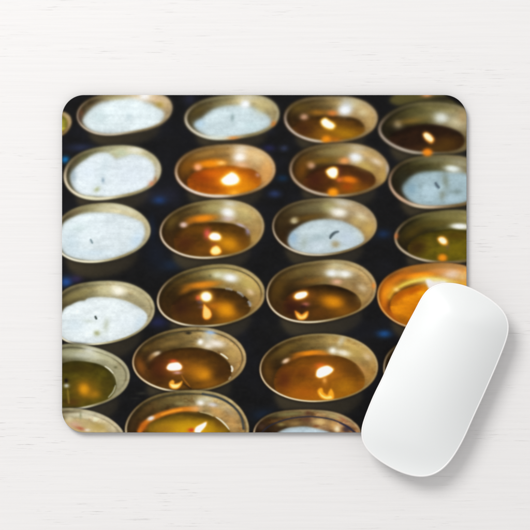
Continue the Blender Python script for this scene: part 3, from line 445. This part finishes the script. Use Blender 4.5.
def build_print(parent, mat):
    paint_print()
    lin = np.clip(srgb(IMG) * 1.0, 0, .93)
    nu = 880
    th = np.linspace(0, np.pi / 2, 40)
    ytop = BY0 + BR * (1 - np.sin(th))[::-1]          # dense rows in the rounded corners
    ybot = BY1 - BR * (1 - np.sin(th))
    ys = np.concatenate([ytop, np.linspace(BY0 + BR, BY1 - BR, 640)[1:-1], ybot])
    nv = len(ys)
    ext = np.array([pad_extent(y) for y in ys])
    u = np.linspace(0, 1, nu)
    X = ext[:, :1] + (ext[:, 1:] - ext[:, :1]) * u[None]
    Y = np.repeat(ys[:, None], nu, 1)
    fx = np.clip((X - PX0) * RES - .5, 0, NW - 1.001); fy = np.clip((Y - PY0) * RES - .5, 0, NH - 1.001)
    ix, iy = fx.astype(int), fy.astype(int); tx, ty = (fx - ix)[..., None], (fy - iy)[..., None]
    C = (lin[iy, ix] * (1 - tx) + lin[iy, ix + 1] * tx) * (1 - ty) + (lin[iy + 1, ix] * (1 - tx) + lin[iy + 1, ix + 1] * tx) * ty
    co = np.stack([(X - CX) * S, (CY - Y) * S, np.full(X.shape, PAD_H)], -1).reshape(-1, 3)
    C = C.reshape(-1, 3)
    q = np.arange(nv * nu).reshape(nv, nu)
    faces = np.stack([q[:-1, :-1], q[1:, :-1], q[1:, 1:], q[:-1, 1:]], -1).reshape(-1, 4)
    # rolled edge: the border runs down over the side of the cloth
    ring = np.concatenate([q[0, :], q[1:, -1], q[-1, -2::-1], q[-2:0:-1, 0]])
    rc = co[ring]; n0 = len(co); nr = len(ring)
    inx = np.clip(rc[:, 0], (BX0 + BR - CX) * S, (BX1 - BR - CX) * S)
    iny = np.clip(rc[:, 1], (CY - BY1 + BR) * S, (CY - BY0 - BR) * S)
    nrm = np.stack([rc[:, 0] - inx, rc[:, 1] - iny], -1); nrm /= np.linalg.norm(nrm, axis=1)[:, None] + 1e-12
    prev = ring; allco = [co]; allc = [C]; allf = [faces]
    for k, (out, dz) in enumerate([(.00010, .00004), (.00022, .00016), (.00028, .00036), (.00028, .00110)]):
        p = rc.copy(); p[:, :2] += nrm * out; p[:, 2] -= dz
        cur = n0 + k * nr + np.arange(nr)
        allco.append(p); allc.append(C[ring] if k < 2 else C[ring] * .5 + .02)
        allf.append(np.stack([prev, np.roll(prev, -1), np.roll(cur, -1), cur], -1)); prev = cur
    co = np.concatenate(allco); C = np.concatenate(allc); faces = np.concatenate(allf)
    me = bpy.data.meshes.new('printed_cloth')
    me.vertices.add(len(co)); me.vertices.foreach_set('co', co.ravel())
    me.loops.add(faces.size); me.loops.foreach_set('vertex_index', faces.ravel().astype(np.int32))
    me.polygons.add(len(faces)); me.polygons.foreach_set('loop_start', np.arange(0, faces.size, 4, dtype=np.int32))
    me.update(calc_edges=True); me.validate()
    at = me.color_attributes.new('print', 'FLOAT_COLOR', 'POINT')
    at.data.foreach_set('color', np.concatenate([C, np.ones((len(C), 1))], 1).ravel().astype(np.float32))
    return link('printed_cloth', me, mat, parent)

def rounded_prism(name, x0, x1, y0, y1, r, z0, z1, mat, parent, bev=.0003):
    bm = bmesh.new(); pts = []
    for cx, cy, a0 in ((x1 - r, y0 + r, 0), (x0 + r, y0 + r, 90), (x0 + r, y1 - r, 180), (x1 - r, y1 - r, 270)):
        for k in range(17):
            a = math.radians(a0 + k * 90 / 16)
            pts.append((cx + r * math.cos(a), cy - r * math.sin(a)))
    vs = [bm.verts.new((*W(*p), z0)) for p in pts]
    f = bm.faces.new(vs)
    e = bmesh.ops.extrude_face_region(bm, geom=[f])
    for v in e['geom']:
        if isinstance(v, bmesh.types.BMVert): v.co.z = z1
    bmesh.ops.recalc_face_normals(bm, faces=bm.faces)
    bmesh.ops.bevel(bm, geom=[ed for ed in bm.edges if abs(ed.verts[0].co.z - ed.verts[1].co.z) < 1e-6], offset=bev, segments=2, affect='EDGES')
    me = bpy.data.meshes.new(name); bm.to_mesh(me); bm.free()
    return link(name, me, mat, parent, False)

m_print, nt, bs = new_mat('printed polyester cloth')
va = nt.nodes.new('ShaderNodeVertexColor'); va.layer_name = 'print'
nt.links.new(va.outputs['Color'], bs.inputs['Base Color'])
bs.inputs['Roughness'].default_value = .85; bs.inputs['Specular IOR Level'].default_value = .05
tc = nt.nodes.new('ShaderNodeTexCoord'); wv = []
for d in ('X', 'Y'):
    w = nt.nodes.new('ShaderNodeTexWave'); w.bands_direction = d; w.inputs['Scale'].default_value = 620; w.inputs['Distortion'].default_value = .6
    nt.links.new(tc.outputs['Object'], w.inputs['Vector']); wv.append(w)
ad = nt.nodes.new('ShaderNodeMath'); ad.operation = 'ADD'
nt.links.new(wv[0].outputs['Fac'], ad.inputs[0]); nt.links.new(wv[1].outputs['Fac'], ad.inputs[1])
bp = nt.nodes.new('ShaderNodeBump'); bp.inputs['Strength'].default_value = .12; bp.inputs['Distance'].default_value = .0001
nt.links.new(ad.outputs[0], bp.inputs['Height']); nt.links.new(bp.outputs['Normal'], bs.inputs['Normal'])

m_rub, nt, bs = new_mat('black foam rubber')
bs.inputs['Base Color'].default_value = (.02, .02, .021, 1); bs.inputs['Roughness'].default_value = .8
ns = nt.nodes.new('ShaderNodeTexNoise'); ns.inputs['Scale'].default_value = 4000
bp = nt.nodes.new('ShaderNodeBump'); bp.inputs['Strength'].default_value = .3; bp.inputs['Distance'].default_value = .0001
nt.links.new(ns.outputs['Fac'], bp.inputs['Height']); nt.links.new(bp.outputs['Normal'], bs.inputs['Normal'])

padx, pady = W((BX0 + BX1) / 2, (BY0 + BY1) / 2)
pad = empty('mouse_pad', 'rectangular mouse pad with round corners, printed with a picture of brass butter lamps', 'mouse pad', (padx, pady, 0))
prt = build_print(pad, m_print)
rub = rounded_prism('rubber_base', BX0 + .1, BX1 - .1, BY0 + .1, BY1 - .1, BR, .00002, PAD_H - .0009, m_rub, pad)
for o in (prt, rub): o.location = (-padx, -pady, 0)
prt['label'] = 'colour print of flickering butter lamps and white wax in rows of brass bowls'
rub['label'] = 'thin black rubber backing under the printed cloth'

# ---------------------------------------------------------------- table top
m_tab, nt, bs = new_mat('white painted wood')
N = nt.nodes; LK = nt.links
tc = N.new('ShaderNodeTexCoord')
def mapping(scale, rot=0, loc=(0, 0, 0)):
    m = N.new('ShaderNodeMapping'); m.inputs['Scale'].default_value = scale; m.inputs['Rotation'].default_value = (0, 0, math.radians(rot)); m.inputs['Location'].default_value = loc
    LK.new(tc.outputs['Object'], m.inputs['Vector']); return m
def noise(mp, scale, detail=4, rough=.55, dist=0):
    n = N.new('ShaderNodeTexNoise'); n.inputs['Scale'].default_value = scale; n.inputs['Detail'].default_value = detail
    n.inputs['Roughness'].default_value = rough; n.inputs['Distortion'].default_value = dist
    LK.new(mp.outputs[0], n.inputs['Vector']); return n
def ramp(src, stops):
    r = N.new('ShaderNodeValToRGB'); e = r.color_ramp.elements
    while len(e) < len(stops): e.new(.5)
    for k, (p, v) in enumerate(stops): e[k].position = p; e[k].color = (v, v, v, 1) if not isinstance(v, tuple) else (*v, 1)
    LK.new(src, r.inputs['Fac']); return r
def math_(op, a, b):
    m = N.new('ShaderNodeMath'); m.operation = op
    for i, s in enumerate((a, b)):
        if isinstance(s, (int, float)): m.inputs[i].default_value = s
        else: LK.new(s, m.inputs[i])
    return m.outputs[0]
grain = noise(mapping((3.2, 150, 1), 1.0), 2.2, 6, .62, .15)             # long horizontal fibres
fine = noise(mapping((7, 640, 1), -.6), 2.0, 4, .75)                      # hair lines
strk = noise(mapping((13, 430, 1), -1.6, (3, 1, 0)), 3.0, 5, .7, .3)      # dark streaks where the paint wore through
area = noise(mapping((5, 22, 1), 0, (1.7, 4.2, 0)), 1.6, 3, .5)         # where the streaks gather
big = noise(mapping((1, 3, 1)), 3.5, 2, .5)
wv = N.new('ShaderNodeTexWave'); wv.bands_direction = 'Y'; wv.inputs['Scale'].default_value = 85; wv.inputs['Distortion'].default_value = 9; wv.inputs['Detail'].default_value = 2; wv.inputs['Detail Scale'].default_value = .6
LK.new(mapping((.22, 1, 1), -.4).outputs[0], wv.inputs['Vector'])
g1 = ramp(grain.outputs['Fac'], [(.36, 0), (.62, 1)])
g2 = ramp(strk.outputs['Fac'], [(.60, 0), (.66, 1)])
g3 = ramp(area.outputs['Fac'], [(.47, 0), (.62, 1)])
g4 = ramp(fine.outputs['Fac'], [(.40, 0), (.60, 1)])
streak = math_('MULTIPLY', g2.outputs[0], g3.outputs[0])
v = math_('MULTIPLY', math_('SUBTRACT', 1.0, g1.outputs[0]), .016)
v = math_('ADD', v, math_('MULTIPLY', math_('SUBTRACT', 1.0, g4.outputs[0]), .036))
v = math_('ADD', v, math_('MULTIPLY', wv.outputs['Fac'], .013))
v = math_('ADD', v, math_('MULTIPLY', big.outputs['Fac'], .03))
v = math_('ADD', v, math_('MULTIPLY', streak, .42))
mx = N.new('ShaderNodeMix'); mx.data_type = 'RGBA'
LK.new(v, mx.inputs['Factor']); mx.inputs['A'].default_value = (.885, .88, .873, 1); mx.inputs['B'].default_value = (.22, .20, .19, 1)
LK.new(mx.outputs['Result'], bs.inputs['Base Color'])
bs.inputs['Roughness'].default_value = .62; bs.inputs['Specular IOR Level'].default_value = .25
bp = N.new('ShaderNodeBump'); bp.inputs['Strength'].default_value = .35; bp.inputs['Distance'].default_value = .0002; bp.invert = True
LK.new(v, bp.inputs['Height']); LK.new(bp.outputs['Normal'], bs.inputs['Normal'])
bm = bmesh.new(); bmesh.ops.create_cube(bm, size=1)
for q in bm.verts: q.co = Vector((q.co.x * 1.6, q.co.y * 1.1, q.co.z * .03 - .015))
bmesh.ops.bevel(bm, geom=bm.edges[:], offset=.003, segments=3, affect='EDGES')
me = bpy.data.meshes.new('tabletop'); bm.to_mesh(me); bm.free()
tab = link('tabletop', me, m_tab, None, False); tab['kind'] = 'structure'

# ---------------------------------------------------------------- computer mouse
OUT = [(401.8, 335), (407.4, 324), (412.3, 314.6), (418.0, 303.9), (423.3, 295.1), (428.8, 288.6), (435.6, 284.7), (442.9, 283.2), (452, 283.0), (460, 283.9), (466.5, 286.2),
       (477, 290.8), (486.9, 296.5), (496.7, 303.8), (504, 311.8), (507.8, 319), (508.9, 326.8), (507.9, 335.5), (505.4, 344), (501.6, 354), (495.6, 368.6), (485.4, 392),
       (479.4, 405), (472.8, 419.6), (463.4, 440.2), (455.4, 454.3), (448, 464.2), (440.2, 471.3), (432.4, 475.1), (425, 476.9), (416.6, 476.8), (406.8, 474.6), (397, 471),
       (386, 465.2), (376.1, 458.4), (369.4, 452.4), (364.6, 445.6), (361.8, 438.6), (361.4, 430.5), (363.4, 421.3), (371.5, 399.6), (379.2, 384), (393.3, 352.4)]
CAMH = 1.35
M0 = PAD_H + .0003                  # the mouse lies flat on the pad and overhangs its corner
ZE = M0 + .0092                     # height of its widest line
def mouse_outline():
    P = smooth(OUT, 8); Q = np.vstack([P, P[:1]]); L = np.concatenate([[0], np.cumsum(np.hypot(*np.diff(Q, axis=0).T))])
    t = np.linspace(0, L[-1], 193)[:-1]
    z = np.interp(t, L, Q[:, 0]) + 1j * np.interp(t, L, Q[:, 1])
    F = np.fft.fft(z); k = np.fft.fftfreq(192, 1 / 192.0); F[np.abs(k) > 14] = 0; z = np.fft.ifft(F)
    return np.stack([(z.real - CX) * S, (CY - z.imag) * S], -1) * (1 - ZE / CAMH)
MO = mouse_outline()
cen = MO.mean(0)
A = np.array(W(412.5, 440)) ; B = np.array(W(457.5, 322))     # ends of the crest line
AX = (B - A) / np.linalg.norm(B - A)
def spine_pt(p):
    t = np.clip(np.dot(p - A, AX) / np.linalg.norm(B - A), 0, 1); return A + (B - A) * t
SP = np.array([spine_pt(p) for p in MO])
# smooth the foot points so rings turn gently round the ends
for _ in range(10): SP = (np.roll(SP, 1, 0) + 2 * SP + np.roll(SP, -1, 0)) / 4
LEN = np.linalg.norm(B - A)
def crest(p):                       # height over the rim along the body
    t = np.dot(p - A, AX) / LEN
    return .0100 - .0092 * (t - .86) ** 2
def mesh_rings(name, rings, mat, parent, cap=True, closed_bottom=False):
    n = len(rings[0]); vs = [tuple(p) for r in rings for p in r]; fs = []
    for k in range(len(rings) - 1):
        for i in range(n):
            j = (i + 1) % n; fs.append((k * n + i, (k + 1) * n + i, (k + 1) * n + j, k * n + j))
    if cap: fs.append(tuple((len(rings) - 1) * n + i for i in range(n)))
    if closed_bottom: fs.append(tuple(range(n - 1, -1, -1)))
    me = bpy.data.meshes.new(name); me.from_pydata(vs, [], fs)
    bm = bmesh.new(); bm.from_mesh(me); bmesh.ops.remove_doubles(bm, verts=bm.verts, dist=1e-6); bmesh.ops.recalc_face_normals(bm, faces=bm.faces); bm.to_mesh(me); bm.free()
    return link(name, me, mat, parent)
nrm = np.roll(MO, -1, 0) - np.roll(MO, 1, 0); nrm = np.stack([nrm[:, 1], -nrm[:, 0]], -1); nrm /= np.linalg.norm(nrm, axis=1)[:, None]
if np.dot(nrm[0], MO[0] - cen) < 0: nrm = -nrm
def off(d, z): return [(p[0] + q[0] * d - cen[0], p[1] + q[1] * d - cen[1], z) for p, q in zip(MO, nrm)]
mouse = empty('computer_mouse', 'smooth white cordless computer mouse lying slanted across the lower right corner of the printed pad', 'computer mouse', (cen[0], cen[1], 0))

m_shell, nt, bs = new_mat('white glazed plastic')
bs.inputs['Base Color'].default_value = (.855, .882, .880, 1); bs.inputs['Roughness'].default_value = .38
bs.inputs['Specular IOR Level'].default_value = .35; bs.inputs['Coat Weight'].default_value = .15; bs.inputs['Coat Roughness'].default_value = .25
m_trim, nt, bs = new_mat('clear white edge trim')
bs.inputs['Base Color'].default_value = (.93, .93, .925, 1); bs.inputs['Roughness'].default_value = .25
m_alu, nt, bs = new_mat('satin grey underside')
bs.inputs['Base Color'].default_value = (.55, .55, .56, 1); bs.inputs['Metallic'].default_value = .6; bs.inputs['Roughness'].default_value = .4
m_foot, nt, bs = new_mat('black glide strip'); bs.inputs['Base Color'].default_value = (.03, .03, .03, 1)

# shell: rings from the trim inwards, over the back
LEDGE = .0008
rings = [off(-LEDGE, ZE - .00012)]
base = np.array([(p + q * -LEDGE) for p, q in zip(MO, nrm)])
for k in range(1, 41):
    f = k / 40; t = 1 - (1 - f) ** 1.25
    r = []
    for b, s_ in zip(base, SP):
        p = b + (s_ - b) * t
        h = crest(p) * (1 - (1 - t) ** 1.95)
        r.append((p[0] - cen[0], p[1] - cen[1], ZE - .00012 + h))
    rings.append(r)
shell = mesh_rings('top_shell', rings, m_shell, mouse, cap=False)
trim = mesh_rings('edge_trim', [off(-.0012, ZE - .0020), off(-.0003, ZE - .0013), off(0, ZE - .0006), off(-.0001, ZE - .0003), off(-.0004, ZE - .00012), off(-.0010, ZE - .00008), off(-.0013, ZE - .0006)], m_trim, mouse, cap=False)
under = mesh_rings('underside', [off(-.0010, ZE - .0018), off(-.0022, ZE - .0034), off(-.0050, ZE - .0066), off(-.0085, M0)], m_alu, mouse, cap=True)
for s_ in (-1, 1):                  # two glide strips
    bm = bmesh.new(); bmesh.ops.create_cube(bm, size=1)
    for q in bm.verts: q.co = Vector((q.co.x * .004, q.co.y * .06, q.co.z * .0004))
    bmesh.ops.bevel(bm, geom=bm.edges[:], offset=.00015, segments=2, affect='EDGES')
    me = bpy.data.meshes.new('glide_strip'); bm.to_mesh(me); bm.free()
    g = link('glide_strip', me, m_foot, mouse, False)
    ang = math.atan2(AX[1], AX[0]) - math.pi / 2
    c0 = (A + B) / 2 + np.array([AX[1], -AX[0]]) * s_ * .014 - cen
    g.location = (c0[0], c0[1], PAD_H + .00016); g.rotation_euler = (0, 0, ang)

# ---------------------------------------------------------------- lamps, world, camera
wd = bpy.data.worlds.new('World'); sc.world = wd; wd.use_nodes = True
bg = wd.node_tree.nodes['Background']; bg.inputs['Color'].default_value = (1, .985, .988, 1); bg.inputs['Strength'].default_value = WORLD
def area(name, loc, target, size, power, col):
    l = bpy.data.lights.new(name, 'AREA'); l.shape = 'DISK'; l.size = size; l.energy = power; l.color = col
    o = bpy.data.objects.new(name, l); COL.objects.link(o); o.location = loc
    o.rotation_euler = (Vector(target) - Vector(loc)).to_track_quat('-Z', 'Y').to_euler(); return o
area('softbox', KEY_LOC, (0, 0, 0), KEY_SIZE, KEY_POWER, (1, .985, .975))

cam = bpy.data.cameras.new('camera'); co = bpy.data.objects.new('camera', cam); COL.objects.link(co)
co.location = (0, 0, CAMH); co.rotation_euler = (0, 0, 0)
cam.sensor_width = 36; cam.lens = 36 * CAMH / (530 * S); cam.clip_start = .05; cam.clip_end = 50
sc.camera = co
sc.view_settings.view_transform = 'Standard'; sc.view_settings.look = 'None'
sc.view_settings.exposure = 0; sc.view_settings.gamma = 1
sc.render.film_transparent = False
